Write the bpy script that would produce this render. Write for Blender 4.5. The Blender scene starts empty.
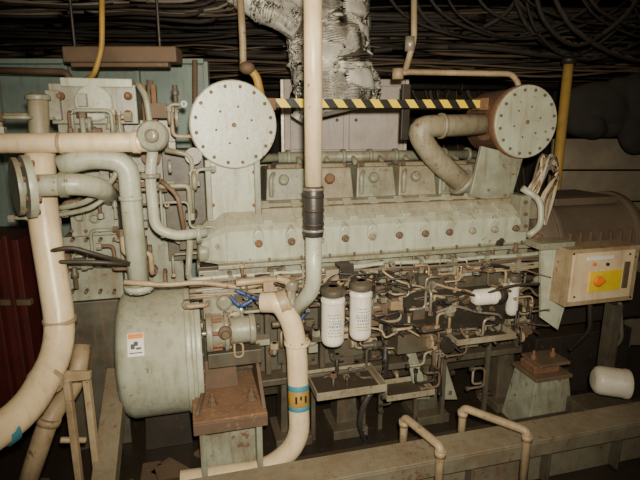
import bpy, bmesh, math, random
from mathutils import Vector, Matrix, noise
R = random.Random(7)
F = 640*28/36
PITCH = math.radians(13)
CAM = Vector((0, 0, 1.85))
TH = math.radians(15)
e1 = Vector((math.cos(TH), math.sin(TH), 0))
nn = Vector((math.sin(TH), -math.cos(TH), 0))
up = Vector((0, 0, 1))
X, Y = Vector((1, 0, 0)), Vector((0, 1, 0))
O = Vector((0, 2.65, 0))
EA = (e1, -nn, up)
WA = (X, Y, up)

# survey helpers: bearing from the camera station intersected with a real plane
def ray(u, v):
    cx, cy = (u-320)/F, -(v-240)/F
    return X*cx + Vector((0, math.sin(PITCH), math.cos(PITCH)))*cy + Vector((0, math.cos(PITCH), -math.sin(PITCH)))
def E(u, v, o=0.0):
    d = ray(u, v)
    return CAM + d*((o - nn.dot(CAM-O))/nn.dot(d))
def W(u, v, y):
    d = ray(u, v)
    return CAM + d*(y/d.y)
def L(s, o, z):
    return O + e1*s + nn*o + up*z
def S(u, v=240, o=0.0):
    return (E(u, v, o)-O).dot(e1)

# ---------------------------------------------------------------- materials
def mat(name, col, rough=0.6, metal=0.0, dirt=0.35, dcol=(0.09, 0.055, 0.03), scale=6.0, bump=0.15, rust=0.0, rcol=(0.15, 0.06, 0.025), dust=0.45, streak=0.0, spec=.5):
    m = bpy.data.materials.new(name); m.use_nodes = True
    nt = m.node_tree; N = nt.nodes; K = nt.links
    bs = N['Principled BSDF']
    bs.inputs['Roughness'].default_value = rough
    bs.inputs['Metallic'].default_value = metal
    bs.inputs['Specular IOR Level'].default_value = spec
    geo = N.new('ShaderNodeNewGeometry')
    def noisy(sc, det=6, rg=.6, vec=None):
        n = N.new('ShaderNodeTexNoise'); n.inputs['Scale'].default_value = sc; n.inputs['Detail'].default_value = det; n.inputs['Roughness'].default_value = rg
        K.new(vec or geo.outputs['Position'], n.inputs['Vector']); return n
    def ramp(src, a, b, val):
        r = N.new('ShaderNodeValToRGB'); r.color_ramp.elements[0].position = a; r.color_ramp.elements[1].position = b
        r.color_ramp.elements[0].color = (0, 0, 0, 1); r.color_ramp.elements[1].color = (val, val, val, 1)
        K.new(src, r.inputs['Fac']); return r
    def mix(fac, a, bcol):
        x = N.new('ShaderNodeMixRGB'); x.inputs[2].default_value = (*bcol, 1)
        K.new(fac, x.inputs['Fac'])
        if isinstance(a, tuple): x.inputs[1].default_value = (*a, 1)
        else: K.new(a, x.inputs[1])
        return x.outputs['Color']
    n1 = noisy(scale, 8, .65); n2 = noisy(scale*5, 6); n3 = noisy(scale*.6, 4)
    c = mix(ramp(n1.outputs['Fac'], .38, .75, dirt).outputs['Color'], col, dcol)
    sep = N.new('ShaderNodeSeparateXYZ'); K.new(geo.outputs['Normal'], sep.inputs[0])
    c = mix(ramp(sep.outputs['Z'], .25, .95, dust).outputs['Color'], c, (0.25, 0.185, 0.11) if sum(col) > .35 else (0.09, 0.065, 0.04))
    if streak > 0:   # vertical run-down grime streaks
        mp = N.new('ShaderNodeMapping'); mp.inputs['Scale'].default_value = (1, 1, .12); K.new(geo.outputs['Position'], mp.inputs['Vector'])
        ns = noisy(34, 5, .6, mp.outputs['Vector'])
        c = mix(ramp(ns.outputs['Fac'], .50, .70, streak).outputs['Color'], c, (0.16, 0.10, 0.05))
    p = 0.73-0.25*rust
    a = 0.0 if rust <= 0 else 0.8
    mul = N.new('ShaderNodeMath'); mul.operation = 'MULTIPLY_ADD'; mul.inputs[1].default_value = .45; mul.inputs[2].default_value = -.22
    K.new(n3.outputs['Fac'], mul.inputs[0])
    add = N.new('ShaderNodeMath'); add.operation = 'ADD'; K.new(mul.outputs[0], add.inputs[0]); K.new(n2.outputs['Fac'], add.inputs[1])
    c = mix(ramp(add.outputs[0], p, p+.08, a).outputs['Color'], c, rcol)
    K.new(c, bs.inputs['Base Color'])
    b = N.new('ShaderNodeBump'); b.inputs['Strength'].default_value = bump; b.inputs['Distance'].default_value = 0.01
    K.new(n2.outputs['Fac'], b.inputs['Height']); K.new(b.outputs['Normal'], bs.inputs['Normal'])
    return m

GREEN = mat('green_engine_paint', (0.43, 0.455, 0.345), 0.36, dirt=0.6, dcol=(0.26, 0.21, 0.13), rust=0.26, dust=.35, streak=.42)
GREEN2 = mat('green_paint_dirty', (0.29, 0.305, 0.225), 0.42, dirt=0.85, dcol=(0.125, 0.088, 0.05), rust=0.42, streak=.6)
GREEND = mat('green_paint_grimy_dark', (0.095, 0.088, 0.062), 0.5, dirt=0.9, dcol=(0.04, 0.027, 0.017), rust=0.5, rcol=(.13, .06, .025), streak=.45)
TAUPE = mat('grimy_cover_paint', (0.30, 0.27, 0.185), 0.5, dirt=0.8, dcol=(0.14, 0.095, 0.052), rust=0.42, streak=.45)
GIRD = mat('girder_paint', (0.20, 0.18, 0.125), 0.5, dirt=0.8, dcol=(0.09, 0.06, 0.035), rust=0.5, streak=.5, dust=.3)
BEIGE = mat('cream_pipe_paint', (0.76, 0.60, 0.38), 0.33, dirt=0.5, dcol=(0.42, 0.27, 0.14), rust=0.2, dust=.25, streak=.25)
BEIGE2 = mat('cream_paint_dirty', (0.42, 0.32, 0.19), 0.5, dirt=0.8, dcol=(0.17, 0.10, 0.05), rust=0.4, streak=.35)
TEAL = mat('bulkhead_paint', (0.19, 0.255, 0.225), 0.5, dirt=0.6, dcol=(0.10, 0.10, 0.07), scale=2.5, rust=0.15, streak=.4)
RUST = mat('rusty_steel', (0.20, 0.10, 0.05), 0.8, dirt=0.75, dcol=(0.08, 0.04, 0.02), scale=9, bump=0.5, rust=0.45, rcol=(0.30, 0.16, 0.08), dust=.15)
BROWN = mat('brown_primer', (0.14, 0.088, 0.052), 0.7, dirt=0.7, dcol=(0.055, 0.035, 0.02), rust=0.3, rcol=(.22, .14, .08), dust=.3)
BLACK = mat('black_rubber', (0.025, 0.023, 0.021), 0.4, dirt=0.5, dcol=(0.08, 0.062, 0.04), dust=.25)
DARK = mat('dark_grimy_metal', (0.045, 0.036, 0.027), 0.5, metal=0.2, dirt=0.7, dcol=(0.02, 0.014, 0.01), rust=0.4, rcol=(.13, .065, .03))
STEEL = mat('worn_steel', (0.36, 0.32, 0.25), 0.33, metal=0.4, dirt=0.7, rust=0.3)
GREY = mat('grey_cable', (0.15, 0.13, 0.105), 0.6, dirt=0.6)
WHITE = mat('white_filter_paint', (0.80, 0.75, 0.63), 0.28, dirt=0.35, dcol=(0.42, 0.31, 0.18), rust=0.1, dust=.15, streak=.25)
OFFW = mat('grubby_white_paint', (0.58, 0.54, 0.45), 0.4, dirt=0.6, dcol=(0.28, 0.20, 0.12), rust=0.2, dust=.3)
RED = mat('dark_red_paint', (0.085, 0.015, 0.012), 0.55, dirt=0.7, dcol=(.03, .012, .01), dust=.1, spec=.3)
YEL = mat('yellow_paint', (0.84, 0.60, 0.03), 0.45, dirt=0.3, dust=.1)
YELD = mat('ochre_paint', (0.44, 0.26, 0.045), 0.5, dirt=0.6)
BLK = mat('black_stripe_paint', (0.010, 0.010, 0.010), 0.5, dirt=0.3, dust=.05, dcol=(.03, .025, .02))
LABEL = mat('label_white', (0.80, 0.77, 0.68), 0.5, dirt=0.2)
ORANGE = mat('orange_plastic', (0.80, 0.22, 0.02), 0.45, dirt=0.3, dust=.1)
BLUE = mat('blue_band', (0.05, 0.24, 0.32), 0.5, dirt=0.3)
BLUEHOSE = mat('blue_hose', (0.03, 0.07, 0.19), 0.4, dirt=0.3, dust=.2)
BLUEINK = mat('blue_print', (0.16, 0.22, 0.36), 0.4, dirt=0.3, dust=0)
SILVER = mat('aluminium_lagging_cloth', (0.56, 0.53, 0.46), 0.4, metal=0.1, dirt=0.6, dcol=(0.30, 0.26, 0.20), scale=5, bump=0.5, dust=.2, streak=.15)
WOOD = mat('weathered_planks', (0.20, 0.165, 0.115), 0.8, dirt=0.7, dcol=(0.08, 0.06, 0.04), scale=3, spec=.2)
TARP = mat('dark_tarpaulin', (0.03, 0.027, 0.023), 0.9, dirt=0.6, dcol=(.013, .011, .009), scale=4, bump=.5, dust=.1, spec=.2)
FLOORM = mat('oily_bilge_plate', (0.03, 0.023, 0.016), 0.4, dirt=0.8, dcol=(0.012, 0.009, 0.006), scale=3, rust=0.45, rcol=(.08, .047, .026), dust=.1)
CEILM = mat('dark_ceiling', (0.015, 0.012, 0.009), 0.8, dirt=0.7, dcol=(0.007, 0.006, 0.004), scale=3, spec=.2)  # plain near-black brown base with random darker mottling
WALLM = mat('dark_hull_paint', (0.03, 0.024, 0.018), 0.8, dirt=0.7, dcol=(0.012, 0.01, 0.007), scale=2, spec=.2)  # uniform very dark brown for the outer walls, blotched by noise
PANEL = mat('grey_lilac_panel', (0.40, 0.335, 0.285), 0.5, dirt=0.7, dcol=(0.20, 0.14, 0.10), scale=3, streak=.3)
CABB = mat('brown_cable', (0.085, 0.058, 0.036), 0.65, dirt=0.6, dcol=(.03, .02, .013), dust=.3, spec=.25)
CABD = mat('dark_cable', (0.024, 0.019, 0.014), 0.65, dirt=0.6, dcol=(.01, .008, .006), dust=.15, spec=.25)
DUSTY = mat('dusty_dark_casing', (0.12, 0.085, 0.055), 0.75, dirt=0.7, dcol=(0.06, 0.04, 0.026), scale=4, rust=.25, rcol=(.16, .09, .05), dust=.3)

# ---------------------------------------------------------------- mesh builder
def empty(name, loc=(0, 0, 0)):
    o = bpy.data.objects.new(name, None); o.location = loc
    o.empty_display_size = 0.1
    bpy.context.scene.collection.objects.link(o); return o

class B:
    def __init__(s, name, parent=None, bevel=0.0):
        s.name, s.parent, s.bevel = name, parent, bevel
        s.bm = bmesh.new(); s.mats = []
    def mi(s, m):
        if m not in s.mats: s.mats.append(m)
        return s.mats.index(m)
    def f(s, vs, m, smooth=False):
        try: fc = s.bm.faces.new(vs)
        except ValueError: return
        fc.material_index = s.mi(m); fc.smooth = smooth
    def box(s, c, size, m, ax=EA, taper=(1, 1), shear=(0, 0)):
        a, b, d = ax; V = []
        for k in (-1, 1):
            for i, j in ((-1, -1), (1, -1), (1, 1), (-1, 1)):
                tx, ty = taper if k > 0 else (1, 1)
                ox, oy = shear if k > 0 else (0, 0)
                V.append(s.bm.verts.new(c + a*(i*size[0]/2*tx+ox) + b*(j*size[1]/2*ty+oy) + d*(k*size[2]/2)))
        for q in ((0, 1, 2, 3), (4, 5, 6, 7), (0, 1, 5, 4), (1, 2, 6, 5), (2, 3, 7, 6), (3, 0, 4, 7)):
            s.f([V[i] for i in q], m)
    def boxE(s, u0, v0, u1, v1, o, depth, m, **k):
        um, vm = (u0+u1)/2, (v0+v1)/2
        a, b = E(u0, vm, o), E(u1, vm, o); z1, z0 = E(um, v0, o).z, E(um, v1, o).z
        c = (a+b)/2; c.z = (z0+z1)/2; c = c - nn*depth/2
        s.box(c, ((b-a).dot(e1), depth, z1-z0), m, EA, **k); return c
    def boxW(s, u0, v0, u1, v1, y, depth, m, **k):
        um, vm = (u0+u1)/2, (v0+v1)/2
        a, b = W(u0, vm, y), W(u1, vm, y); z1, z0 = W(um, v0, y).z, W(um, v1, y).z
        c = (a+b)/2; c.z = (z0+z1)/2; c = c + Y*depth/2
        s.box(c, (b.x-a.x, depth, z1-z0), m, WA, **k); return c
    def prism(s, pts, ext, m):
        A = [s.bm.verts.new(p) for p in pts]; Bv = [s.bm.verts.new(p+ext) for p in pts]
        n = len(pts); s.f(A, m); s.f(Bv, m)
        for i in range(n): s.f([A[i], A[(i+1) % n], Bv[(i+1) % n], Bv[i]], m)
    def loft(s, A_, B_, m):
        A = [s.bm.verts.new(p) for p in A_]; Bv = [s.bm.verts.new(p) for p in B_]
        n = len(A); s.f(A, m); s.f(Bv, m)
        for i in range(n): s.f([A[i], A[(i+1) % n], Bv[(i+1) % n], Bv[i]], m)
    def lathe(s, base, axis, prof, m, seg=28, smooth=True, ms=None):
        axis = axis.normalized()
        t = up if abs(axis.z) < 0.9 else X
        a = axis.cross(t).normalized(); b = axis.cross(a)
        rings = []
        for r, h in prof:
            if r < 1e-6: rings.append([s.bm.verts.new(base+axis*h)]); continue
            rings.append([s.bm.verts.new(base+axis*h+(a*math.cos(2*math.pi*i/seg)+b*math.sin(2*math.pi*i/seg))*r) for i in range(seg)])
        for k in range(len(rings)-1):
            p, q = rings[k], rings[k+1]; mm = ms[k] if ms else m
            dr = abs(prof[k][0]-prof[k+1][0]); dh = abs(prof[k][1]-prof[k+1][1])
            sm = smooth and dh > dr*0.3
            for i in range(seg):
                j = (i+1) % seg
                if len(p) == 1 and len(q) == 1: break
                if len(p) == 1: s.f([p[0], q[i], q[j]], mm, sm)
                elif len(q) == 1: s.f([p[i], p[j], q[0]], mm, sm)
                else: s.f([p[i], p[j], q[j], q[i]], mm, sm)
        for rg, mm in ((rings[0], ms[0] if ms else m), (rings[-1], ms[-1] if ms else m)):
            if len(rg) > 2: s.f(rg, mm)
    def cyl(s, a, b, r, m, r2=None, seg=20):
        s.lathe(a, b-a, [(r, 0), (r if r2 is None else r2, (b-a).length)], m, seg)
    def flange(s, c, ax, r, t, nb, m, bm_=None, br=None, hub=0):
        ax = ax.normalized()
        s.lathe(c, ax, [(r, 0), (r, t)], m, 32)
        tt = up if abs(ax.z) < 0.9 else X
        a = ax.cross(tt).normalized(); b = ax.cross(a); br = br or r*0.09
        for i in range(nb):
            an = 2*math.pi*(i+.5)/nb
            p = c+(a*math.cos(an)+b*math.sin(an))*(r*0.84)
            s.lathe(p+ax*(t-0.001), ax, [(br, 0), (br, br*1.1), (br*.6, br*1.3)], bm_ or m, 6, smooth=False)
    def tube(s, pts, r, m, fil=0.06, seg=12, rs=None):
        P = [pts[0]]
        for i in range(1, len(pts)-1):
            p = pts[i]; d0 = pts[i-1]-p; d1 = pts[i+1]-p
            l = min(fil, d0.length*0.48, d1.length*0.48)
            a = p+d0.normalized()*l; b = p+d1.normalized()*l
            for k in range(7):
                t = k/6; P.append(a*(1-t)**2+p*2*t*(1-t)+b*t*t)
        P.append(pts[-1])
        Q = [P[0]]
        for p in P[1:]:
            if (p-Q[-1]).length > 1e-5: Q.append(p)
        P = Q; n = len(P)
        if n < 2: return
        T = [(P[min(i+1, n-1)]-P[max(i-1, 0)]).normalized() for i in range(n)]
        t = up if abs(T[0].z) < 0.9 else X
        a = T[0].cross(t).normalized(); rings = []
        for i in range(n):
            a = (a - T[i]*a.dot(T[i])).normalized(); b = T[i].cross(a)
            rr = r if rs is None else rs[0]+(rs[1]-rs[0])*i/(n-1)
            rings.append([s.bm.verts.new(P[i]+(a*math.cos(2*math.pi*k/seg)+b*math.sin(2*math.pi*k/seg))*rr) for k in range(seg)])
        for i in range(n-1):
            for k in range(seg):
                j = (k+1) % seg; s.f([rings[i][k], rings[i][j], rings[i+1][j], rings[i+1][k]], m, True)
        s.f(rings[0], m); s.f(rings[-1], m)
    def rod(s, pts, r, m, n=24, seg=8):
        out = []; q = [pts[0]]+list(pts)+[pts[-1]]
        per = max(3, n//(len(pts)-1))
        for i in range(1, len(q)-2):
            for k in range(per):
                t = k/per; p0, p1, p2, p3 = q[i-1], q[i], q[i+1], q[i+2]
                out.append(0.5*((2*p1)+(p2-p0)*t+(2*p0-5*p1+4*p2-p3)*t*t+(3*p1-p0-3*p2+p3)*t**3))
        out.append(pts[-1]); s.tube(out, r, m, fil=0.0001, seg=seg)
    def ball(s, c, r, m, sc=(1, 1, 1), jit=0, sub=3, fr=9):
        g = bmesh.ops.create_icosphere(s.bm, subdivisions=sub, radius=r)
        for v in g['verts']:
            co = Vector((v.co.x*sc[0], v.co.y*sc[1], v.co.z*sc[2]))
            if jit: co += co.normalized()*(noise.noise(co*fr+c*3)*jit+noise.noise(co*fr*2.7+c*3)*jit*.4)
            v.co = co+c
        idx = s.mi(m)
        for v in g['verts']:
            for fc in v.link_faces: fc.material_index = idx; fc.smooth = True
    def done(s):
        bmesh.ops.recalc_face_normals(s.bm, faces=s.bm.faces)
        co = [v.co.copy() for v in s.bm.verts]
        lo = Vector((min(c[i] for c in co) for i in range(3))); hi = Vector((max(c[i] for c in co) for i in range(3)))
        ctr = (lo+hi)/2
        for v in s.bm.verts: v.co -= ctr
        me = bpy.data.meshes.new(s.name); s.bm.to_mesh(me); s.bm.free()
        for m in s.mats: me.materials.append(m)
        ob = bpy.data.objects.new(s.name, me); bpy.context.scene.collection.objects.link(ob)
        if s.parent: ob.parent = s.parent; ob.location = ctr - s.parent.location
        else: ob.location = ctr
        if s.bevel:
            bv = ob.modifiers.new('bevel', 'BEVEL'); bv.width = s.bevel; bv.segments = 2; bv.limit_method = 'ANGLE'; bv.angle_limit = math.radians(50)
        return ob

# ================================================================ ROOM
def slab(name, c, size, m):
    b = B(name); b.box(Vector(c), size, m, WA); return b.done()
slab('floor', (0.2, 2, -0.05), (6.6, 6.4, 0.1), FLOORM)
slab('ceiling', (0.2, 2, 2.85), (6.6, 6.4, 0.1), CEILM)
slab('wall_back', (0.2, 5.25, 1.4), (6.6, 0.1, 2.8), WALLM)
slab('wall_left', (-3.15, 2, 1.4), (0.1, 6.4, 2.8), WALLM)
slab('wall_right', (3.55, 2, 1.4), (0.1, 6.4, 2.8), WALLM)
b = B('wall_bulkhead', bevel=0.004)
zt = W(100, 62, 3.35).z
x0, x1 = W(-80, 200, 3.35).x, W(212, 200, 3.35).x
b.box(Vector(((x0+x1)/2, 3.39, zt/2)), (x1-x0, 0.06, zt), TEAL, WA)
for u in (0, 70, 140, 208):
    p = W(u, 100, 3.35); b.box(Vector((p.x, 3.34, zt/2)), (0.03, 0.05, zt), TEAL, WA)
b.box(Vector(((x0+x1)/2, 3.34, zt)), (x1-x0, 0.09, 0.03), TEAL, WA)
b.done()
b = B('plank_partition', bevel=0.004)
z0, z1 = 0.0, W(600, 138, 3.95).z
xa, xb = W(548, 200, 3.95).x, 3.4
n = 7
for i in range(n):
    h = (z1-z0)/n
    b.box(Vector(((xa+xb)/2, 3.98, z0+h*(i+.5))), (xb-xa, 0.03, h*0.95), WOOD, WA)
for k in range(3):
    b.box(Vector((xa+0.05+k*(xb-xa-0.1)/2, 3.95, (z0+z1)/2)), (0.07, 0.03, z1-z0), WOOD, WA)
b.done()

b = B('ceiling_beam', bevel=0.004)
for y in (2.9, 3.7, 4.5):
    b.box(Vector((0.2, y, 2.77)), (6.4, 0.02, 0.06), CEILM, WA)
    b.box(Vector((0.2, y, 2.74)), (6.4, 0.10, 0.012), CEILM, WA)
b.done()
b = B('overhead_cable_bundle')
CM = (CABB, DARK, CABB, CABD, CABD, CABD, CABD, CABB, CABD)
for i in range(120):
    y = 3.72+.9*R.random(); z = 2.66 - 0.42*R.random()**1.3
    ph = R.uniform(0, 6); am = R.uniform(.01, .05); fr = R.uniform(1.2, 3)
    pts = []
    for k in range(13):
        xx = -3.0+k*.52
        pts.append(Vector((xx, y+R.uniform(-.04, .04), z+am*math.sin(fr*xx+ph)-.02*R.random())))
    b.rod(pts, R.choice((0.007, 0.009, 0.012, 0.016, .02)), R.choice(CM), 48, 7)
for i in range(34):
    y = 3.1+.45*R.random(); z = 2.66-.16*R.random()
    xe = R.uniform(-.75, -.45)
    pts = [Vector((-3.0+k*(xe+3)/6, y+R.uniform(-.04, .04), z+R.uniform(-.02, .02))) for k in range(7)]+[Vector((xe+.1, y+.1, 2.68))]
    b.rod(pts, R.choice((.008, .011, .015)), R.choice((CABB, GREY, CABD, CABD)), 30, 7)
b.done()
b = B('fluorescent_lamp_fitting', bevel=0.008)
c = b.boxW(62, 46, 176, 62, 2.9, 0.14, BROWN)
b.boxW(70, 60, 168, 67, 2.93, 0.07, BROWN)
for u in (75, 160): p = W(u, 48, 2.97); b.cyl(p, Vector((p.x, p.y, 2.8)), .008, DARK)
b.done()
b = B('conduit_pipe')
b.tube([W(102, -25, 2.75), W(102, 48, 2.75), W(94, 76, 2.75), W(76, 84, 2.9)], 0.014, YELD, 0.05)
b.done()
b = B('overhead_pipe')
for z, y, r, m in ((2.40, 4.72, .04, DARK), (2.22, 4.85, .05, DARK), (2.02, 4.9, .035, CABB)):
    b.tube([Vector((-2.9, y, z)), Vector((3.3, y, z))], r, m, seg=14)
    for i in range(5):
        b.flange(Vector((-2.3+i*1.2, y, z)), X, r*1.7, .02, 6, m)
        b.cyl(Vector((-2.1+i*1.2, y, z)), Vector((-2.1+i*1.2, y, 2.8)), .008, DARK)
b.done()
b = B('hanging_cable_loops')
for i in range(22):
    x = R.uniform(0.7, 2.9); y = R.uniform(3.35, 3.66); w_ = R.uniform(.3, .8); dz = R.uniform(.1, .4)
    b.rod([Vector((x-w_, y, 2.795)), Vector((x-w_*.7, y, 2.68-dz*.6)), Vector((x, y+.05, 2.66-dz)), Vector((x+w_*.7, y, 2.68-dz*.5)), Vector((x+w_, y, 2.795))], R.choice((.008, .011, .016)), CABD)
b.done()
b = B('vertical_cable_run')
for i in range(26):
    x = R.uniform(0.7, 3.2); y = R.uniform(4.98, 5.12)
    b.rod([Vector((x, y, 2.78)), Vector((x, y, 2.2)), Vector((x+R.uniform(-.2, .2), y, 1.8)), Vector((x+R.uniform(-.3, .3), y, .0))], R.choice((.01, .015, .02)), R.choice((DARK, CABB, CABD)))
b.done()
def lag(name, pts, r, amp=1.0):
    b = B(name); b.rod(pts, r, SILVER, 64, 64)
    b.bm.normal_update()
    nv = [(v, v.normal.copy()) for v in b.bm.verts]
    for v, nm in nv:
        c = v.co
        d = noise.noise(Vector((c.x*4, c.y*4, c.z*5)))*0.08-abs(noise.noise(Vector((c.x*10, c.y*10, c.z*4))))*0.045+noise.noise(Vector((c.x*18, c.y*18, c.z*10)))*.008
        v.co = c + nm*d*amp
    return b
b = lag('lagged_exhaust_pipe', [W(338, 108, 3.4), W(330, 62, 3.4), W(326, 20, 3.4), Vector((.04, 3.4, 2.79))], 0.265)
b.lathe(W(331, 80, 3.4), up, [(.258, 0), (.258, .02)], STEEL, 32)
b.lathe(W(328, 34, 3.4), up, [(.262, 0), (.262, .015)], STEEL, 32)
b.done()
b = lag('lagged_exhaust_pipe', [W(300, 26, 3.2), W(278, 13, 3.2), W(254, 4, 3.2), W(236, -14, 3.2)], 0.09, .35)
b.done()

b = B('switch_cabinet', bevel=0.006)
c = b.boxW(282, 79, 406, 215, 3.9, 0.3, PANEL)
b.boxW(290, 86, 344, 150, 3.885, 0.02, PANEL); b.boxW(349, 86, 400, 150, 3.885, 0.02, PANEL)
for u in (337, 356): p = W(u, 120, 3.88); b.cyl(p, p-Y*.02, .012, DARK)
for u in (283, 405): b.boxW(u-2, 79, u+2, 215, 3.89, .02, STEEL)
for u in (290, 394):
    x_ = W(u, 216, 3.95).x; zz_ = W(u, 214, 3.95).z; b.box(Vector((x_, 3.97, zz_/2)), (.05, .05, zz_), DARK, WA)
b.done()

b = B('service_pipe', bevel=0)
b.tube([W(393, 76, 3.1), W(405, 72, 3.1), W(512, 74, 3.15), W(519, 84, 3.15), W(519, 100, 3.15)], .017, BEIGE2, .05)
b.tube([W(414, -12, 3.1), W(414, 40, 3.1), W(405, 72, 3.1)], .018, BEIGE2, .04)
b.lathe(W(398, 74, 3.1), up, [(.035, -.03), (.035, .03)], BEIGE2, 8)
b.lathe(W(410, 44, 3.1), up, [(.03, -.04), (.03, .04)], STEEL, 12)
b.tube([W(240, -8, 3.0), W(243, 45, 3.0), W(243, 66, 3.0)], .02, BEIGE2)
b.tube([W(243, 66, 3.0), W(256, 74, 3.0), W(262, 100, 3.0)], .024, YELD, .04)
b.ball(W(247, 68, 2.98), .045, BROWN, (1, 1, .8))
b.done()
b = B('yellow_pipe')
p = W(569, 60, 3.72)
b.tube([Vector((p.x, p.y, .0)), Vector((p.x, p.y, p.z))], .035, YELD)
b.lathe(Vector((p.x, p.y, p.z)), up, [(.05, -.03), (.05, .03)], DARK, 16)
b.done()
b = B('folded_tarpaulin')
for u, v, r, sc in ((628, 104, .30, (1.5, .32, .7)), (600, 126, .17, (1.3, .5, .7)), (650, 126, .24, (1.3, .4, .8))):
    b.ball(W(u, v, 3.78), r, TARP, sc, .10, 5, 3)
b.done()
b = B('red_locker', bevel=.006)
b.boxW(-40, 240, 30, 420, 2.75, .4, RED)
for u in (-2, 14): b.boxW(u, 236, u+5, 420, 2.70, .05, RED)
b.boxW(-40, 300, 30, 306, 2.71, .04, BROWN)
b.done()

# ================================================================ ENGINE
eng = empty('marine_diesel_engine', L(0.3, -0.4, 0))
zf_b = E(240, 266, 0).z
zf_t = E(240, 226, 0).z
s0, s1 = S(207, 245), S(528, 222)

b = B('engine_block', eng, .008)
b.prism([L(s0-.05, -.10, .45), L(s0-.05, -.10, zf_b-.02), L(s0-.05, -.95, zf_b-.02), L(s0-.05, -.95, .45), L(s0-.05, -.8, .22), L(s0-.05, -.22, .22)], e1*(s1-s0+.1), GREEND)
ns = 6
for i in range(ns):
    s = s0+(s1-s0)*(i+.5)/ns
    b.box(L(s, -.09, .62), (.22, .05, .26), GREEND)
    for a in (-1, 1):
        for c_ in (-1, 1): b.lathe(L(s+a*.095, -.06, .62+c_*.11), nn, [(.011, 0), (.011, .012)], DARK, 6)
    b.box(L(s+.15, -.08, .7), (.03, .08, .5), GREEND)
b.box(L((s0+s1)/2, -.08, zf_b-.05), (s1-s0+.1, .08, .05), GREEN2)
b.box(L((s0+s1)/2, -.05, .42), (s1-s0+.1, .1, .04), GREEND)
b.done()

b = B('valve_cover_casing', eng, .009)
prof = [(-.02, zf_b), (.0, zf_b+.03), (.0, zf_t-.03), (-.03, zf_t+.0), (-.17, zf_t+.085), (-.32, zf_t+.085), (-.32, zf_b)]
b.prism([L(s0+.10, o, z) for o, z in prof], e1*(s1-s0-.10), GREEN)
b.loft([L(s0+.10, o, z) for o, z in prof], [L(s0-.03, o*.55-.05, zf_b+.02+(z-zf_b)*.55) for o, z in prof], GREEN)
b.box(L((s0+s1)/2+.03, .012, zf_b+.006), (s1-s0-.04, .05, .022), GREEN2)
b.lathe(L(s0-.02, -.08, zf_b+.07), -e1, [(.055, -.03), (.055, .02), (.03, .03)], GREEN2, 18)
us = [258, 291, 320, 345, 372, 399, 425, 449, 472, 494, 515]
for u in us:
    s = S(u, 225); zc = zf_b+(zf_t-zf_b)*.55
    pts = [L(s-.030, .0, zc-.01)]
    for k in range(7):
        an = math.pi*(1-k/6); pts.append(L(s+.030*math.cos(an), .016, zc+.025+.045*math.sin(an)))
    pts.append(L(s+.030, .0, zc-.01))
    b.prism(pts, -nn*.10+up*.055, GREEN)
    b.lathe(L(s, .012, zc+.0), nn, [(.021, -.02), (.021, .010), (.012, .012), (.012, .026)], RUST if u in (258,) else (BROWN if u % 2 else TAUPE), 10)
    b.lathe(L(s+.055, .0, zf_b+.03), nn, [(.009, 0), (.009, .014)], BROWN, 6)
    b.box(L(s+.06, -.10, zf_t+.05), (.05, .17, .02), GREEN, (e1, (-nn*.14+up*.085).normalized(), (nn*.085+up*.14).normalized()))
b.done()

b = B('rocker_covers', eng, .014)
zt2 = E(300, 172, -.42).z
ss0, ss1 = S(262, 190, -.4), S(505, 180, -.4)
for i in range(6):
    s = ss0+(ss1-ss0)*(i+.5)/6; w = (ss1-ss0)/6
    b.box(L(s, -.46, (zf_t+zt2)/2-.0), (w*1.0, .36, zt2-zf_t+.06), TAUPE if i % 2 else GREEN2, EA, (.84, .72))
    b.box(L(s+.02, -.46, zt2+.035), (w*.6, .2, .035), TAUPE, EA, (.85, .8))
    for a in (-1, 1):
        b.lathe(L(s+a*w*.34, -.38, zt2+.02), up, [(.014, 0), (.014, .03), (.008, .035)], BROWN, 6)
    b.lathe(L(s-w*.1, -.30, zt2-.04), (nn+up*.6), [(.03, 0), (.03, .03), (.02, .04)], RUST if i in (1, 4) else GREEN2, 14)
    b.box(L(s, -.86, (zf_t+zt2)/2), (w*.95, .30, zt2-zf_t+.05), TAUPE, EA, (.85, .75))
    b.tube([L(s-.1, -.30, zf_t+.10), L(s-.1, -.30, zt2-.02), L(s-.06, -.36, zt2+.02)], .014, GREEN2, .02)
b.box(L((ss0+ss1)/2, -.52, zf_t+.0), (ss1-ss0+.1, .86, .14), TAUPE)
b.done()
b = B('air_manifold_pipe', eng)
zm = E(380, 156, -.62).z; sa, sb = S(278, 157, -.62), S(482, 155, -.62)
b.tube([L(sa, -.62, zm), L(sb, -.62, zm)], .036, GREEN2, seg=16)
for i in range(8):
    s = sa+(sb-sa)*(i+.3)/8
    b.flange(L(s, -.62, zm), e1, .050, .022, 6, GREEN2)
    b.tube([L(s+.07, -.62, zm), L(s+.07, -.55, zm-.02), L(s+.07, -.5, zm-.12)], .018, GREEN2, .03)
b.tube([L(sa, -.62, zm), L(sa-.25, -.55, zm-.0), L(sa-.32, -.5, zm-.1)], .028, GREEN2, .06)
b.done()

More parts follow.
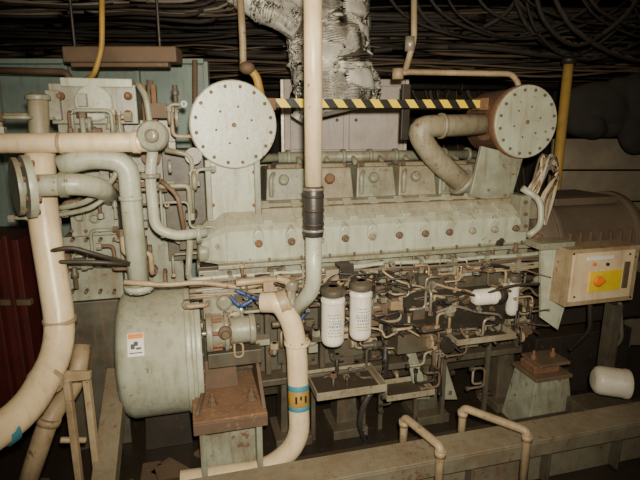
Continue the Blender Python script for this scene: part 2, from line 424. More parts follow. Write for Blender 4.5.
def drum(u, v, r, o, depth, name, side):
    b = B(name, eng, .004)
    c = E(u, v, o)
    b.lathe(c-nn*depth, nn, [(r*.93, 0), (r*.93, depth-.07), (r*1.0, depth-.07), (r*1.0, depth-.018)], side, 40)
    b.lathe(c-nn*.018, nn, [(r*.985, 0), (r*.985, .014), (r*.97, .018)], GREEN, 48)
    a_, b_ = e1, up
    for i in range(16):
        an = 2*math.pi*(i+.5)/16
        b.lathe(c+(a_*math.cos(an)+b_*math.sin(an))*r*.86, nn, [(.010, 0), (.010, .008), (.006, .011)], BROWN, 6, smooth=False)
    for i in range(6):
        an = 2*math.pi*(i+.25)/6
        b.lathe(c+(a_*math.cos(an)+b_*math.sin(an))*r*.42, nn, [(.007, 0), (.007, .006)], BROWN, 6)
    b.lathe(c, nn, [(.012, 0), (.012, .008), (.007, .012)], RUST, 10)
    b.done(); return c
cl = drum(234, 125, .224, -.08, .34, 'intake_drum_left', GREEN2)
cr = drum(527, 122, .216, -.06, .36, 'intake_drum_right', RUST)
b = B('drum_brackets', eng, .005)
b.boxE(206, 160, 261, 222, -.12, .03, GREEN)
b.boxE(206, 160, 212, 222, -.09, .2, GREEN2); b.boxE(255, 160, 261, 222, -.09, .2, GREEN2)
for u, v in ((213, 205), (254, 205), (213, 172), (254, 172)):
    b.lathe(E(u, v, -.12), nn, [(.012, 0), (.012, .012)], RUST, 6)
q = [E(482, 146, -.12), E(506, 152, -.12), E(524, 156, -.12), E(510, 205, -.12), E(470, 196, -.12)]
b.prism(q, -nn*.03, GREEN2)
for u, v in ((488, 190), (505, 195), (503, 165)): b.lathe(E(u, v, -.12), nn, [(.01, 0), (.01, .012)], RUST, 6)
b.done()
b = B('charge_air_elbow', eng)
b.tube([E(492, 124, -.22), E(414, 127, -.22), E(432, 156, -.22), E(472, 192, -.22)], .066, TAUPE, .17, 20)
b.flange(E(484, 124, -.22), e1, .10, .04, 10, RUST)
b.flange(E(440, 126, -.22), e1, .076, .02, 0, TAUPE)
b.flange(E(460, 181, -.22), (E(472, 192, -.22)-E(432, 156, -.22)), .09, .03, 8, GREEN2)
b.done()

b = B('fuel_rail_pipes', eng)
for k, (dz, o, r, m) in enumerate(((-.035, .06, .013, GREEN), (-.065, .075, .010, BROWN), (-.095, .06, .014, GREEN2), (-.12, .08, .008, BEIGE2), (-.15, .05, .011, DARK), (-.05, .09, .006, GREY), (-.11, .1, .006, BEIGE2))):
    pts = [L(s0-.1+(s1-s0+.2)*i/10, o+R.uniform(-.008, .008), zf_b+dz+R.uniform(-.008, .008)) for i in range(11)]
    b.rod(pts, r, m, 40)
for i in range(9):
    s = s0+(s1-s0)*(i+.5)/9
    b.box(L(s, .05, zf_b-.08), (.022, .09, .12), GREEN2)
    b.lathe(L(s, .09, zf_b-.05), nn, [(.01, 0), (.01, .012)], RUST, 6)
b.tube([E(528, 236, .03), E(541, 226, .03), E(541, 200, .0), E(522, 188, -.05)], .02, GREEN, .06)
b.done()
b = B('casing_end_fittings', eng, .003)
b.boxE(520, 196, 530, 232, .01, .2, GREEN2); b.lathe(E(537, 238, .02), nn, [(.03, -.03), (.03, .02), (.02, .03)], RUST, 12)
for v in (202, 214, 226): b.lathe(E(525, v, .01), nn, [(.012, 0), (.012, .015)], BROWN, 6)
b.done()

b = B('injection_pump', eng, .005)
c = b.boxE(388, 290, 505, 330, .12, .18, DARK)
b.boxE(392, 276, 500, 292, .10, .14, GREEND)
b.boxE(398, 328, 470, 350, .10, .15, GREEND)
for i in range(8):
    u = 400+i*13
    p = E(u, 282, .07)
    b.lathe(p-up*.03, up, [(.020, 0), (.020, .04), (.014, .04), (.014, .07), (.009, .075), (.009, .10)], STEEL if i % 3 else BROWN, 8)
    b.rod([p+up*.07, p+up*.13, p+up*.15-nn*.05+e1*R.uniform(-.05, .05), p+up*.17-nn*.12], .005, STEEL)
    b.lathe(E(u, 308, .12), nn, [(.016, 0), (.016, .012), (.009, .014), (.009, .03)], BROWN if i % 2 else STEEL, 10)
b.lathe(E(505, 308, .04), e1, [(.07, 0), (.07, .05), (.05, .07), (.05, .12)], DARK, 20)
b.lathe(E(388, 308, .04), -e1, [(.075, 0), (.075, .04), (.045, .06), (.045, .14), (.06, .14), (.06, .16)], BROWN, 20)
b.done()

def clutter(b, n, u0, u1, v0, v1, o0, o1, rs, ms, seed, step=.11):
    q = random.Random(seed)
    for _ in range(n):
        p = E(q.uniform(u0, u1), q.uniform(v0, v1), q.uniform(o0, o1)); pts = [p]
        zmin, zmax = E((u0+u1)/2, v1+15, o1).z, E((u0+u1)/2, v0, o0).z
        last = -1
        for k in range(q.randint(2, 5)):
            a = q.choice([i for i in (0, 1, 2) if i != last]); last = a
            l = q.uniform(.4, 1.3)*step*q.choice((-1, 1))
            d = (e1, up, nn*.5)[a]*l
            p2 = p+d
            if not (zmin < p2.z < zmax): p2 = p-d
            oo = (p2-O).dot(nn)
            if oo < o0-.05 or oo > o1+.05: continue
            p = p2; pts.append(p)
        if len(pts) < 2: continue
        r = q.choice(rs); m = q.choice(ms)
        b.tube(pts, r, m, .03, 8)
        for e, f_ in ((pts[0], pts[1]), (pts[-1], pts[-2])):
            b.lathe(e, (f_-e), [(r*1.8, 0), (r*1.8, r*2.5)], q.choice(ms), 6, smooth=False)
def loose(b, n, u0, u1, v0, v1, o0, o1, rs, ms, seed):
    q = random.Random(seed); zmax = zf_b-.03
    for _ in range(n):
        p = E(q.uniform(u0, u1), q.uniform(v0, v1), q.uniform(o0, o1)); p.z = min(p.z, zmax); pts = [p]
        for k in range(4):
            p = p+e1*q.uniform(-.02, .14)+up*q.uniform(-.06, .05)+nn*q.uniform(-.03, .03); p.z = min(p.z, zmax-q.uniform(0, .03)); pts.append(p)
        b.rod(pts, q.choice(rs), q.choice(ms), 20, 6)
def lumps(b, n, u0, u1, v0, v1, o0, o1, ms, seed):
    q = random.Random(seed)
    for _ in range(n):
        p = E(q.uniform(u0, u1), q.uniform(v0, v1), q.uniform(o0, o1)); m = q.choice(ms); k = q.random()
        if k < .4: b.box(p, (q.uniform(.03, .1), q.uniform(.04, .1), q.uniform(.03, .08)), m)
        elif k < .75:
            r = q.uniform(.012, .035); b.lathe(p, q.choice((nn, up, e1, nn+up)), [(r*.6, -.06), (r*.6, 0), (r, 0), (r, .02), (r*.7, .03), (r*.7, .05)], m, 12)
        else: b.flange(p, q.choice((nn, e1)), q.uniform(.03, .055), .015, 4, m)
MM = [DARK, BROWN, STEEL, GREEN2, GREEND, BEIGE2, DARK, GREEND, TAUPE]
b = B('engine_side_pipework', eng)
clutter(b, 50, 330, 540, 262, 335, .0, .14, (.005, .007, .009, .012), MM, 3)
clutter(b, 24, 380, 520, 262, 360, .1, .2, (.004, .006, .008), [DARK, STEEL, BEIGE2, BROWN], 5)
clutter(b, 30, 205, 330, 262, 350, .0, .12, (.006, .009, .013), [GREEN2, STEEL, BROWN, GREEND, BEIGE2], 9)
clutter(b, 26, 330, 520, 330, 400, -.05, .1, (.008, .011), [DARK, GREEND, BROWN, TAUPE], 11)
loose(b, 66, 310, 520, 268, 335, .06, .18, (.004, .006, .008), [DARK, BLACK, GREY, BEIGE2, BROWN, BLACK], 41)
loose(b, 10, 215, 310, 270, 300, .06, .14, (.004, .006), [DARK, GREY, BEIGE2, BROWN], 43)
b.done()
b = B('engine_side_fittings', eng, .003)
lumps(b, 60, 330, 535, 268, 345, -.02, .14, MM, 21)
lumps(b, 26, 212, 320, 280, 350, -.02, .08, [GREEN2, BROWN, GREEND, STEEL], 23)
lumps(b, 26, 480, 545, 240, 330, -.05, .06, MM, 25)
b.done()

b = B('flywheel_housing', eng, .004)
zc = .605; rr = .362; oc = -.22
sl, sr = S(120, 350, oc+rr*.8), S(196, 350, oc+rr*.8)
b.lathe(L(sl, oc, zc), e1, [(.12, -.03), (.30, -.03), (rr*.96, 0), (rr, .035), (rr, sr-sl-.05), (rr*1.03, sr-sl-.05), (rr*1.03, sr-sl-.02), (rr*.98, sr-sl-.02), (rr*.98, sr-sl), (rr*1.0, sr-sl), (rr*1.0, sr-sl+.03), (.2, sr-sl+.05)], GREEN, 64)
for i in range(24):
    an = 2*math.pi*i/24
    b.lathe(L(sr+.025, oc, zc)+(nn*math.cos(an)+up*math.sin(an))*rr*.93, e1, [(.013, 0), (.013, .014)], BROWN, 6)
b.box(L((sl+sr)/2, oc-.1, .13), (sr-sl-.1, .3, .26), DARK, EA, (.9, .8))
b.done()
def patch(b, a0, a1, h0, h1, rad, m, off):
    nseg = 5; base = L(sl, oc, zc); Vs = []
    for i in range(nseg+1):
        a = a0+(a1-a0)*i/nseg; d = nn*math.cos(a)+up*math.sin(a)
        Vs.append((b.bm.verts.new(base+d*(rad+off)+e1*h0), b.bm.verts.new(base+d*(rad+off)+e1*h1)))
    for i in range(nseg): b.f([Vs[i][0], Vs[i+1][0], Vs[i+1][1], Vs[i][1]], m)
b = B('warning_label', eng)
k = .25
patch(b, .10+k, .42+k, .04, .118, rr, LABEL, .0015)
patch(b, .34+k, .41+k, .043, .115, rr, ORANGE, .0025)
patch(b, .20+k, .27+k, .055, .075, rr, BLK, .0025); patch(b, .24+k, .30+k, .07, .09, rr, BLK, .0025); patch(b, .19+k, .22+k, .08, .105, rr, BLK, .0025); patch(b, .14+k, .155+k, .048, .110, rr, BLK, .0025)
b.done()

b = B('raw_water_pump', eng, .004)
c = E(206, 333, .10)
b.lathe(c, e1, [(.10, 0), (.10, .03), (.085, .03), (.085, .09), (.105, .09), (.105, .11), (.07, .12), (.07, .22), (.08, .22), (.08, .25), (.03, .26)], GREEN2, 28)
for i in range(8):
    an = 2*math.pi*i/8
    b.lathe(c+e1*.11+(nn*math.cos(an)+up*math.sin(an))*.09, e1, [(.012, 0), (.012, .015)], RUST, 6)
    b.lathe(c+e1*.03+(nn*math.cos(an+.3)+up*math.sin(an+.3))*.088, e1, [(.012, 0), (.012, .05)], RUST, 6)
b.boxE(203, 290, 240, 318, .08, .15, GREEN2)
b.boxE(208, 352, 262, 366, .12, .16, GREEND)
b.lathe(E(224, 302, .09), nn, [(.04, 0), (.04, .02), (.025, .03)], GREEN2, 16)
b.lathe(E(225, 332, .185), nn, [(.035, 0), (.035, .02), (.02, .03), (.02, .05)], BROWN, 14)
b.done()

b = B('coolant_pipe', eng)
b.tube([E(60, 166, .02), E(92, 157, .02), E(128, 162, .02), E(131, 200, .02), E(140, 292, .02)], .050, GREEN, .13, 20)
b.flange(E(139, 284, .02), -up, .072, .03, 8, GREEN)
b.lathe(E(131, 200, .02), up, [(.056, 0), (.056, .02)], GREEN, 20)
b.done()
b = B('expansion_return_pipe', eng)
b.tube([E(153, 148, .05), E(150, 175, .05), E(155, 228, .05), E(175, 236, .05), E(206, 232, .0)], .026, GREEN, .07, 14)
b.tube([E(190, 240, .05), E(188, 280, .05), E(205, 283, .05), E(262, 274, .05), E(290, 285, .08)], .016, GREEN2, .05)
b.flange(E(196, 234, .01), e1, .05, .025, 6, GREEN2); b.flange(E(151, 178, .05), up, .045, .02, 6, GREEN2)
b.tube([E(160, 180, -.05), E(178, 195, -.03), E(186, 240, -.03)], .012, BROWN, .05)
b.tube([E(165, 150, -.1), E(192, 155, -.1), E(192, 215, -.1)], .014, GREEN2, .05)
b.tube([E(124, 282, .12), E(165, 285, .12), E(200, 282, .12), E(245, 288, .12), E(290, 276, .12)], .013, BEIGE2, .05)
b.done()

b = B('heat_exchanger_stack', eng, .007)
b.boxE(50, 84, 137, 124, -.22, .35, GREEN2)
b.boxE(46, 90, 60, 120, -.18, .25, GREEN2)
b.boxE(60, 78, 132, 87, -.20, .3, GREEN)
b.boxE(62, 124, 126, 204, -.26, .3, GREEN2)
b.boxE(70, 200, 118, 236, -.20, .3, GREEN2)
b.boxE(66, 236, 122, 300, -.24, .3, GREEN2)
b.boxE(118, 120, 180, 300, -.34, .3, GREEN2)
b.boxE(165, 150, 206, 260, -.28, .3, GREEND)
b.lathe(E(94, 103, -.22), nn, [(.09, 0), (.09, .015), (.08, .02)], GREEN, 30)
for u, v, r in ((106, 198, .035), (80, 216, .03), (95, 218, .03), (80, 258, .04), (105, 262, .025), (128, 96, .02), (60, 96, .02), (128, 114, .02)):
    b.lathe(E(u, v, -.20), nn, [(r, -.06), (r, .01), (r*.6, .015), (r*.6, .035)], RUST if r < .03 else GREEN2, 16)
for u in (72, 86, 100, 114):
    for v in (205, 231, 240, 292): b.lathe(E(u, v, -.20), nn, [(.01, -.04), (.01, .012)], BROWN, 6)
for u in (142, 152): b.boxE(u, 84, u+5, 130, -.25, .1, RUST)
za = E(90, 300, -.3).z
b.box(L(S(92, 300, -.35), -.42, za/2), (.3, .3, za), GREEND)
b.done()
b = B('left_end_pipework', eng)
clutter(b, 26, 45, 200, 95, 280, -.16, -.02, (.007, .01, .014), [GREEN2, GREEN2, TAUPE, BROWN, BEIGE2], 31, .16)
b.rod([E(60, 208, -.02), E(85, 202, .0), E(103, 190, .0), E(117, 172, .0), E(120, 150, -.05)], .014, GREEN2)
b.rod([E(58, 215, -.02), E(90, 208, .02), E(112, 192, .0)], .012, GREEN2)
b.done()
b = B('left_end_fittings', eng, .003)
lumps(b, 34, 50, 200, 92, 285, -.22, -.08, [GREEN2, GREEN2, GREEND, BROWN], 33)
b.done()
b = B('flanged_sea_water_branch', eng, .002)
b.tube([E(26, 186, .16), E(80, 184, .16), E(100, 188, .08), E(110, 196, -.15)], .048, GREEN, .08, 18)
b.flange(E(24, 187, .16), (e1-nn*.45), .135, .03, 8, GREEN, RUST, .012)
b.flange(E(14, 187, .16), (e1-nn*.45), .125, .02, 8, GREEN2, RUST)
b.lathe(E(60, 185, .16), e1, [(.056, 0), (.056, .03)], GREEN2, 18)
b.done()
b = B('shift_lever', eng)
b.tube([E(46, 252, .12), E(70, 247, .12), E(130, 264, .1)], .011, DARK, .04)
b.tube([E(46, 252, .12), E(52, 262, .12), E(92, 262, .12), E(130, 264, .1)], .010, DARK, .04)
b.done()
b = B('oil_drain_hose', eng)
b.rod([E(385, 345, .05), E(384, 375, .1), E(366, 400, .12), E(360, 425, .12), E(368, 445, .1)], .018, BLACK)
b.rod([E(452, 330, .05), E(440, 360, .08), E(440, 395, .05)], .014, BLACK)
b.rod([E(235, 290, .14), E(262, 300, .16), E(285, 298, .18), E(308, 306, .1), E(300, 320, .08)], .010, BLUEHOSE)
b.rod([E(230, 296, .14), E(240, 306, .15), E(252, 300, .15)], .010, BLUEHOSE)
b.done()

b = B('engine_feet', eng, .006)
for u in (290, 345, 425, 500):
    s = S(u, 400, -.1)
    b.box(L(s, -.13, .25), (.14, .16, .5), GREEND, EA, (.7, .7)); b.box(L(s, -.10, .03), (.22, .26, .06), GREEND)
for u0, u1 in ((405, 425), (432, 452)):
    b.prism([E(u0, 345, .02), E(u0+9, 345, .02), E(u1+6, 400, .02), E(u1-8, 400, .02)], -nn*.03, GREEN2)
b.done()
b = B('engine_mount_bracket', eng, .005)
zt_ = E(230, 418, .34).z
sm0, sm1 = S(193, 425, .34), S(268, 425, .34)
b.box(L((sm0+sm1)/2, .10, zt_-.012), (sm1-sm0, .48, .025), RUST)
b.box(L((sm0+sm1)/2, .335, zt_-.04), (sm1-sm0, .02, .06), BROWN)
for k in (0, 1): b.lathe(L(sm0+.10+k*.2, .2, zt_), up, [(.03, 0), (.03, .012), (.02, .012), (.02, .04), (.011, .04), (.011, .07)], BROWN, 6, smooth=False)
b.box(L((sm0+sm1)/2, .22, zt_/2-.01), (.26, .05, zt_-.03), GREEN2)
for k in (-1, 1): b.box(L((sm0+sm1)/2+.14*k, .24, zt_/2-.01), (.03, .16, zt_-.03), GREEN2)
b.box(L((sm0+sm1)/2, .24, .02), (.38, .22, .03), GREEN2)
b.prism([L(sm1-.02, .30, zt_), L(sm1-.02, -.14, zt_), L(sm1-.02, -.14, zt_+.3)], e1*.02, BROWN)
b.box(L((sm0+sm1)/2-.06, -.02, zt_+.08), (.26, .12, .16), BROWN, EA, (.9, .8))
b.tube([L(sm0+.02, .3, zt_+.02), L(sm0+.06, .1, zt_+.02), L(sm0+.02, -.1, zt_+.1)], .012, BROWN)
b.done()

b = B('alternator_body', eng, .006)
sa = S(545, 222, -.05)
zc2 = E(590, 222, -.1).z-.04
b.lathe(L(sa, -.35, zc2-.12), e1, [(.10, -.04), (.27, -.02), (.30, .02), (.30, .12), (.32, .12), (.32, .16), (.30, .16), (.30, .75), (.32, .75), (.32, .80), (.25, .9)], DUSTY, 40)
b.box(L(sa+.45, -.35, zc2-.50), (.9, .6, .3), DARK)
b.box(L(sa+.4, -.35, zc2+.17), (.5, .4, .05), DUSTY)
for i in range(7): b.box(L(sa+.2+.08*i, -.05, zc2-.12), (.02, .03, .22), BROWN)
b.box(L(sa+.45, -.35, .22), (.8, .55, .44), DARK)
b.done()

b = B('cable_loops', eng)
q = random.Random(2)
for i in range(16):
    b.rod([E(522+q.uniform(-3, 8), 205, -.1), E(535+q.uniform(-6, 6), 185, -.12), E(550+q.uniform(-8, 5), 160+q.uniform(-6, 8), -.2), E(558, 175+q.uniform(-8, 8), -.2), E(546+q.uniform(-6, 8), 200, -.1), E(545, 225, -.05)], .0075, (BEIGE, OFFW, BEIGE2, GREY)[i % 4])
b.done()

# ================================================================ separate objects
def oilfilter(name, u, v0, v1, o, r, lab=True):
    b = B(name, None, .002)
    top, bot = E(u, v0, o), E(u, v1, o); h = top.z-bot.z; p = Vector((top.x, top.y, bot.z))
    b.lathe(p, up, [(0, 0), (r*.55, .004), (r*.85, .012), (r*.98, .03), (r, .045), (r, h-.03), (r*1.04, h-.028), (r*1.04, h-.012), (r*.9, h)], WHITE, 32)
    b.lathe(p+up*h, up, [(r*.7, 0), (r*.7, .012), (r*1.1, .012), (r*1.1, .04), (r*.7, .05), (r*.4, .055)], GREEND, 20)
    b.box(p+up*(h+.035)-nn*.10, (r*1.2, .24, .04), GREEND)
    if lab:
        rq = random.Random(int(u))
        for row in range(8):
            hh = .26+row*.06; a = -.75+rq.random()*.2; big = row in (3, 4)
            while a < .45:
                w_ = rq.uniform(.05, .16)
                d, d2 = nn*math.cos(a)+e1*math.sin(a), nn*math.cos(a+w_)+e1*math.sin(a+w_)
                b.f([b.bm.verts.new(p+dd*(r+.0008)+up*h*kk) for dd, kk in ((d, hh), (d2, hh), (d2, hh+(.045 if big else .02)), (d, hh+(.045 if big else .02)))], BLUEINK if big else GREY)
                a += w_+.08
    b.done()
oilfilter('oil_filter', 333, 296, 345, .18, .062)
oilfilter('oil_filter', 361, 290, 339, .17, .060)
oilfilter('fuel_filter', 514, 282, 315, .12, .036, False)
b = B('fuel_filter', None, .002)
c = E(472, 298, .18)
b.lathe(c, e1, [(0, 0), (.03, .005), (.044, .02), (.047, .03), (.047, .13), (.049, .13), (.049, .145), (.03, .15), (.03, .17)], WHITE, 28)
b.lathe(c+e1*.17, e1, [(.05, 0), (.05, .03), (.03, .05)], DARK, 16); b.box(c+e1*.19-nn*.08, (.05, .16, .04), DARK)
b.done()

def tray(name, u0, u1, v, o, dep, h):
    b = B(name, None, .002)
    a, c_ = E(u0, v, o), E(u1, v, o); w = (c_-a).length; ctr = (a+c_)/2-nn*dep/2
    b.box(ctr, (w, dep, .006), TAUPE)
    for sgn in (-1, 1):
        b.box(ctr+e1*sgn*w/2+up*h/2, (.008, dep, h), TAUPE); b.box(ctr+nn*sgn*dep/2+up*h/2, (w, .008, h), TAUPE)
    b.box(ctr+up*.006, (w*.9, dep*.9, .004), DARK)
    for sgn in (-1, 1):
        b.box(ctr-nn*dep*.45+e1*sgn*w*.4-up*.03, (.03, dep*.5, .03), GREEN2)
        b.box(Vector((ctr.x, ctr.y, ctr.z/2))-nn*dep*.5+e1*sgn*w*.4, (.025, .025, ctr.z), GREEND)
    b.done()
tray('drip_tray', 318, 386, 396, .24, .26, .045)
tray('drip_tray', 388, 434, 398, .16, .18, .035)
tray('drip_tray', 458, 515, 342, .22, .20, .035)

b = B('vertical_cooling_pipe', None)
yp = 2.33
t1 = W(313.5, 186, yp)
px = t1.x
b.tube([Vector((px, yp, 2.8)), Vector((px, yp, t1.z))], .041, BEIGE, seg=24)
z2, z3 = W(313, 186, yp).z, W(313, 236, yp).z
b.lathe(Vector((px, yp, z3)), up, [(.046, 0), (.048, .01), (.048, z2-z3-.01), (.045, z2-z3)], BLACK, 24)
for k in (.1, .22, .5, .78, .92):
    b.lathe(Vector((px, yp, z3+(z2-z3)*k)), up, [(.0505, 0), (.0505, .012)], STEEL if k in (.1, .92) else DARK, 24)
z4 = W(313, 292, yp).z
b.tube([Vector((px, yp, z3+.01)), Vector((px, yp, z4+.02)), E(294, 312, .16)], .040, GREEN, .07, 20)
b.done()
b = B('raw_water_pipe', None, .002)
b.tube([E(262, 302, .14), E(280, 302, .18), E(292, 322, .20), E(297, 350, .20), E(300, 442, .28), E(268, 470, .28), E(180, 482, .28)], .055, BEIGE, .13, 24)
zz1 = E(299, 404, .25)
d_ = (E(300, 442, .28)-E(297, 350, .20)).normalized()
b.lathe(zz1, d_, [(.0565, 0), (.0565, .025)], BLUE, 24)
b.lathe(zz1-d_*.085, d_, [(.0562, 0), (.0562, .085)], YELD, 24)
b.lathe(zz1-d_*.11, d_, [(.0565, 0), (.0565, .03)], BLUE, 24)
for k in (-.025, 0, .025): b.box(zz1-d_*.05+nn*.054+e1*k, (.010, .006, .04), BLK)
b.flange(E(297, 344, .2), up, .068, .018, 6, BEIGE, RUST)
b.lathe(E(284, 302, .18), e1+up*.3, [(.066, -.03), (.066, .02)], BEIGE2, 20)
b.done()
b = B('water_valve', None, .002)
b.lathe(E(292, 306, .2), up, [(.03, 0), (.03, .03), (.022, .03), (.022, .09), (.035, .09), (.035, .13), (.02, .14)], STEEL, 12)
b.tube([E(276, 278, .2), E(290, 282, .2), E(292, 306, .2)], .02, BEIGE2, .03)
b.tube([E(236, 283, .2), E(276, 279, .2)], .018, BEIGE2)
b.box(E(268, 286, .2), (.05, .04, .05), BEIGE2)
b.done()

b = B('horizontal_water_pipe', None, .002)
b.tube([W(-60, 144, 2.25), W(148, 142, 2.35)], .045, BEIGE, seg=24)
b.lathe(W(60, 143, 2.3), X, [(.049, 0), (.049, .012)], BEIGE2, 24)
b.lathe(W(133, 142, 2.34), X, [(.052, 0), (.052, .03)], BEIGE, 24)
b.ball(W(152, 141, 2.35), .05, BEIGE2)
b.lathe(W(153, 136, 2.33), -Y+up*.1, [(.070, -.02), (.070, .02), (.058, .03), (.035, .03), (.035, .04)], GREEN2, 24)
b.lathe(W(153, 136, 2.29), -Y+up*.1, [(.03, 0), (.03, .03), (.015, .04)], STEEL, 12)
b.tube([W(150, 124, 2.36), W(146, 96, 2.36), W(138, 84, 2.4)], .014, GREEN2, .04)
b.done()
b = B('large_bore_pipe', None, .002)
b.tube([W(40, 150, 2.36), W(42, 210, 2.28), W(64, 345, 2.15), W(26, 412, 1.80), W(-30, 450, 1.6)], .066, BEIGE, .22, 24)
m1 = W(46, 380, 1.97)
b.lathe(m1, (W(64, 345, 2.15)-W(26, 412, 1.80)), [(.076, -.012), (.076, .012)], BEIGE2, 24)
b.lathe(W(60, 322, 2.17), up, [(.073, 0), (.073, .02)], BEIGE2, 24)
b.lathe(W(10, 425, 1.74), W(-30, 450, 1.6)-W(26, 412, 1.80), [(.069, 0), (.069, .04)], BLUE, 24)
b.lathe(W(41, 196, 2.29), up, [(.074, 0), (.074, .03)], BEIGE2, 24)
b.tube([W(40, 150, 2.36), W(38, 100, 2.40)], .045, TAUPE, seg=20)
b.lathe(W(38, 100, 2.40), up, [(.055, 0), (.055, .02), (.03, .03)], GREEN2, 20)
b.done()
b = B('lower_branch_pipe')
b.tube([W(82, 345, 2.3), W(76, 385, 2.2), W(50, 415, 2.0), W(22, 500, 1.9)], .043, BEIGE2, .12, 18)
b.lathe(W(50, 418, 2.0), W(22, 500, 1.9)-W(50, 415, 2.0), [(.05, 0), (.05, .03)], BEIGE2, 18)
b.done()
b = B('pipe_stand', None, .004)
for u, y in ((66, 2.0), (86, 2.05)):
    p = W(u, 372, y); b.box(Vector((p.x, p.y, p.z/2)), (.03, .03, p.z), BEIGE2, WA)
p, q_ = W(66, 374, 2.0), W(86, 374, 2.05)
b.tube([p, q_], .016, BEIGE2); p, q_ = W(60, 440, 2.0), W(86, 440, 2.05); b.tube([p, q_], .014, BEIGE2)
b.prism([W(50, 390, 1.98), W(66, 372, 1.98), W(90, 372, 1.98), W(90, 380, 1.98), W(70, 382, 1.98)], Y*.02, BEIGE2)
b.done()
b = B('foundation_plank', None, .004)
a_, c_ = W(118, 372, 2.55), W(103, 500, 1.9)
d_ = (c_-a_)
b.box((a_+c_)/2, (.11, d_.length, .07), GIRD, (X, d_.normalized(), X.cross(d_).normalized()))
b.done()
b = B('scrap_plates', None, .003)
q = random.Random(12)
for i in range(18):
    s = q.uniform(-1.6, -.5); o = q.uniform(.05, .55); an = q.uniform(0, 3.1)
    ax = (e1*math.cos(an)+nn*math.sin(an), -e1*math.sin(an)+nn*math.cos(an), up)
    b.box(L(s, o, .012+.012*(i % 3)), (q.uniform(.12, .4), q.uniform(.05, .12), .022), q.choice((BROWN, BROWN, DUSTY, GREEND)), ax)
b.done()

b = B('engine_bed_girder', None, .005)
zb = .29
b.box(L(.25, .62, zb), (4.2, .17, .02), GIRD); b.box(L(.25, .62, zb/2), (4.2, .02, zb), GIRD); b.box(L(.25, .70, zb-.04), (4.2, .015, .08), GIRD)
for i in range(7): b.box(L(-1.2+i*.45, .62, zb/2), (.015, .14, zb-.02), GREEND)
b.done()
b = B('engine_bed_girder', None, .005)
b.box(L(.25, .32, .11), (4.2, .10, .02), DARK); b.box(L(.25, .32, .055), (4.2, .02, .11), DARK)
for i in range(6): b.box(L(-.9+i*.5, .45, .06), (.03, .28, .08), DARK)
b.done()
def stub(u0, v0, u1, v1):
    b = B('pipe_handle', None)
    p, q_ = E(u0, v0, .45), E(u1, v1, .72)
    z = zb+.09
    p.z = z; q_.z = z
    b.tube([Vector((p.x, p.y, zb-.16)), p, q_, Vector((q_.x, q_.y, zb-.22))], .021, BEIGE2, .03, 14)
    for a in (p, q_): b.lathe(Vector((a.x, a.y, z-.05)), up, [(.027, 0), (.027, .03)], BEIGE2, 14)
    b.done()
stub(404, 424, 440, 458)
stub(464, 396, 527, 440)

b = B('support_pedestal', None, .005)
pc = E(537, 412, .15); pc.z = 0; zt_ = E(537, 372, .15).z
b.box(pc+up*(zt_/2), (.34, .26, zt_), GREEN2, EA, (.7, .8))
b.box(pc+up*(zt_+.012), (.26, .24, .025), BROWN)
b.box(pc+up*(zt_+.05)-e1*.02, (.18, .14, .05), RUST); b.box(pc+up*(zt_+.085)+e1*.02, (.22, .18, .02), BROWN)
for k in (-1, 1): b.lathe(pc+up*(zt_+.09)+e1*.07*k, up, [(.02, 0), (.02, .03), (.01, .03), (.01, .06)], RUST, 6)
b.done()
b = B('spare_oil_filter', None, .002)
c = E(592, 379, .42)
b.lathe(c, e1*.9+nn*.45-up*.06, [(0, 0), (.05, .004), (.074, .018), (.082, .04), (.082, .17), (.085, .17), (.085, .19), (.06, .20)], OFFW, 32)
b.done()
b = B('support_block', None, .004)
c = E(606, 388, .40); b.box(Vector((c.x, c.y, (c.z-.09)/2)), (.34, .22, c.z-.09), GREEND); b.done()

b = B('engine_control_box', None, .006)
c = b.boxE(568, 248, 636, 303, .30, .16, BEIGE2)
b.boxE(572, 252, 632, 299, .31, .02, BEIGE)
b.boxE(590, 271, 621, 291, .318, .012, YEL)
kb = E(598, 281, .326); b.lathe(kb, nn, [(.032, 0), (.032, .012), (.026, .016)], ORANGE, 24)
b.box(kb+nn*.022, (.052, .024, .018), ORANGE, (e1*.9+up*.4, -nn, up*.9-e1*.4))
b.lathe(E(594, 264, .318), nn, [(.010, 0), (.010, .012)], ORANGE, 14); b.lathe(E(607, 264, .318), nn, [(.010, 0), (.010, .012)], DARK, 14)
b.boxE(588, 256, 614, 260, .314, .006, LABEL)
b.boxE(624, 262, 629, 288, .318, .012, BROWN)
for u, v in ((574, 254), (630, 254), (574, 297), (630, 297)): b.lathe(E(u, v, .318), nn, [(.007, 0), (.007, .004)], DARK, 10)
b.prism([E(541, 246, .16), E(568, 250, .20), E(567, 300, .20), E(558, 330, .18), E(541, 318, .16)], -nn*.02, GREEN)
b.boxE(541, 243, 575, 249, .22, .14, GREEN2)
s_ = S(612, 300, .2); zp = E(605, 303, .2).z
b.box(L(s_, .22, zp/2), (.07, .07, zp), GREEND); b.box(L(s_, .22, .015), (.2, .2, .03), GREEND)
b.tube([E(590, 303, .24), E(590, 330, .22), E(570, 350, .1)], .014, BLACK, .05); b.tube([E(620, 303, .24), E(622, 340, .2), E(600, 360, .05)], .012, GREY, .05)
b.done()

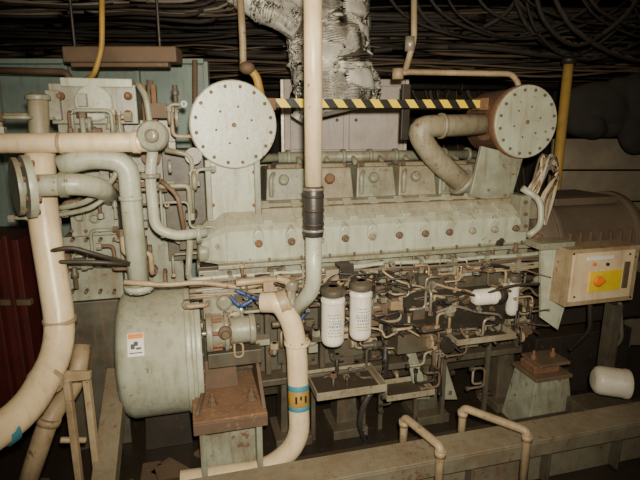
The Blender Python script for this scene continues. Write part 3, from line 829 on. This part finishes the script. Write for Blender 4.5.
b = B('hazard_stripe_bar', None)
A0 = E(271, 103, -.20); A1 = E(485, 104, -.20); ln = (A1-A0).dot(e1); hh = .046; ns_ = 24
base = Vector((A0.x, A0.y, A0.z)); slope = up*((A1.z-A0.z)/ln)
for i in range(ns_):
    a = ln*i/ns_; c2 = ln*(i+1)/ns_; sh = -.035
    P = [base+(e1+slope)*(a+(sh if i else 0))+up*hh/2, base+(e1+slope)*(c2+(sh if i < ns_-1 else 0))+up*hh/2, base+(e1+slope)*c2-up*hh/2, base+(e1+slope)*a-up*hh/2]
    b.prism(P, -nn*.02, YEL if i % 2 else BLK)
b.done()
b = B('bar_bracket', eng, .003)
b.boxE(266, 98, 276, 110, -.19, .1, RUST); b.boxE(481, 98, 489, 110, -.19, .1, RUST)
b.boxE(402, 84, 410, 140, -.4, .03, DARK)
b.done()

b = B('background_pipe')
b.tube([W(150, 80, 3.2), W(150, 240, 3.2)], .02, GREEN2); b.tube([W(195, 60, 3.1), W(195, 200, 3.1)], .016, BROWN)
b.tube([W(-20, 70, 3.1), W(70, 72, 3.1), W(70, 110, 3.1)], .02, BROWN, .06)
b.done()

# ================================================================ lights
def light(name, kind, loc, power, col, size=.1, aim=None, **k):
    l = bpy.data.lights.new(name, kind); l.energy = power; l.color = col
    if kind in ('POINT', 'SPOT'): l.shadow_soft_size = size
    for a, v in k.items(): setattr(l, a, v)
    o = bpy.data.objects.new(name, l); o.location = loc
    if aim is not None: o.rotation_euler = (Vector(aim)-Vector(loc)).to_track_quat('-Z', 'Y').to_euler()
    bpy.context.scene.collection.objects.link(o)
light('camera_flash', 'SPOT', (0.05, -0.05, 2.0), 560, (1, .925, .76), .04, (0.02, 2.6, 1.32), spot_size=math.radians(92), spot_blend=1.0)
light('ceiling_lamp', 'POINT', (-0.5, 1.5, 2.6), 20, (1, .82, .52), .2)
light('ceiling_lamp_far', 'POINT', (1.3, 2.0, 2.6), 9, (1, .80, .50), .2)
w = bpy.data.worlds.new('world'); bpy.context.scene.world = w; w.use_nodes = True
w.node_tree.nodes['Background'].inputs[0].default_value = (.9, .75, .55, 1); w.node_tree.nodes['Background'].inputs[1].default_value = .07

cd = bpy.data.cameras.new('camera'); cd.lens = 28; cd.sensor_width = 36; cd.clip_start = .02
co = bpy.data.objects.new('camera', cd); co.location = CAM; co.rotation_euler = (math.radians(90)-PITCH, 0, 0)
bpy.context.scene.collection.objects.link(co); bpy.context.scene.camera = co
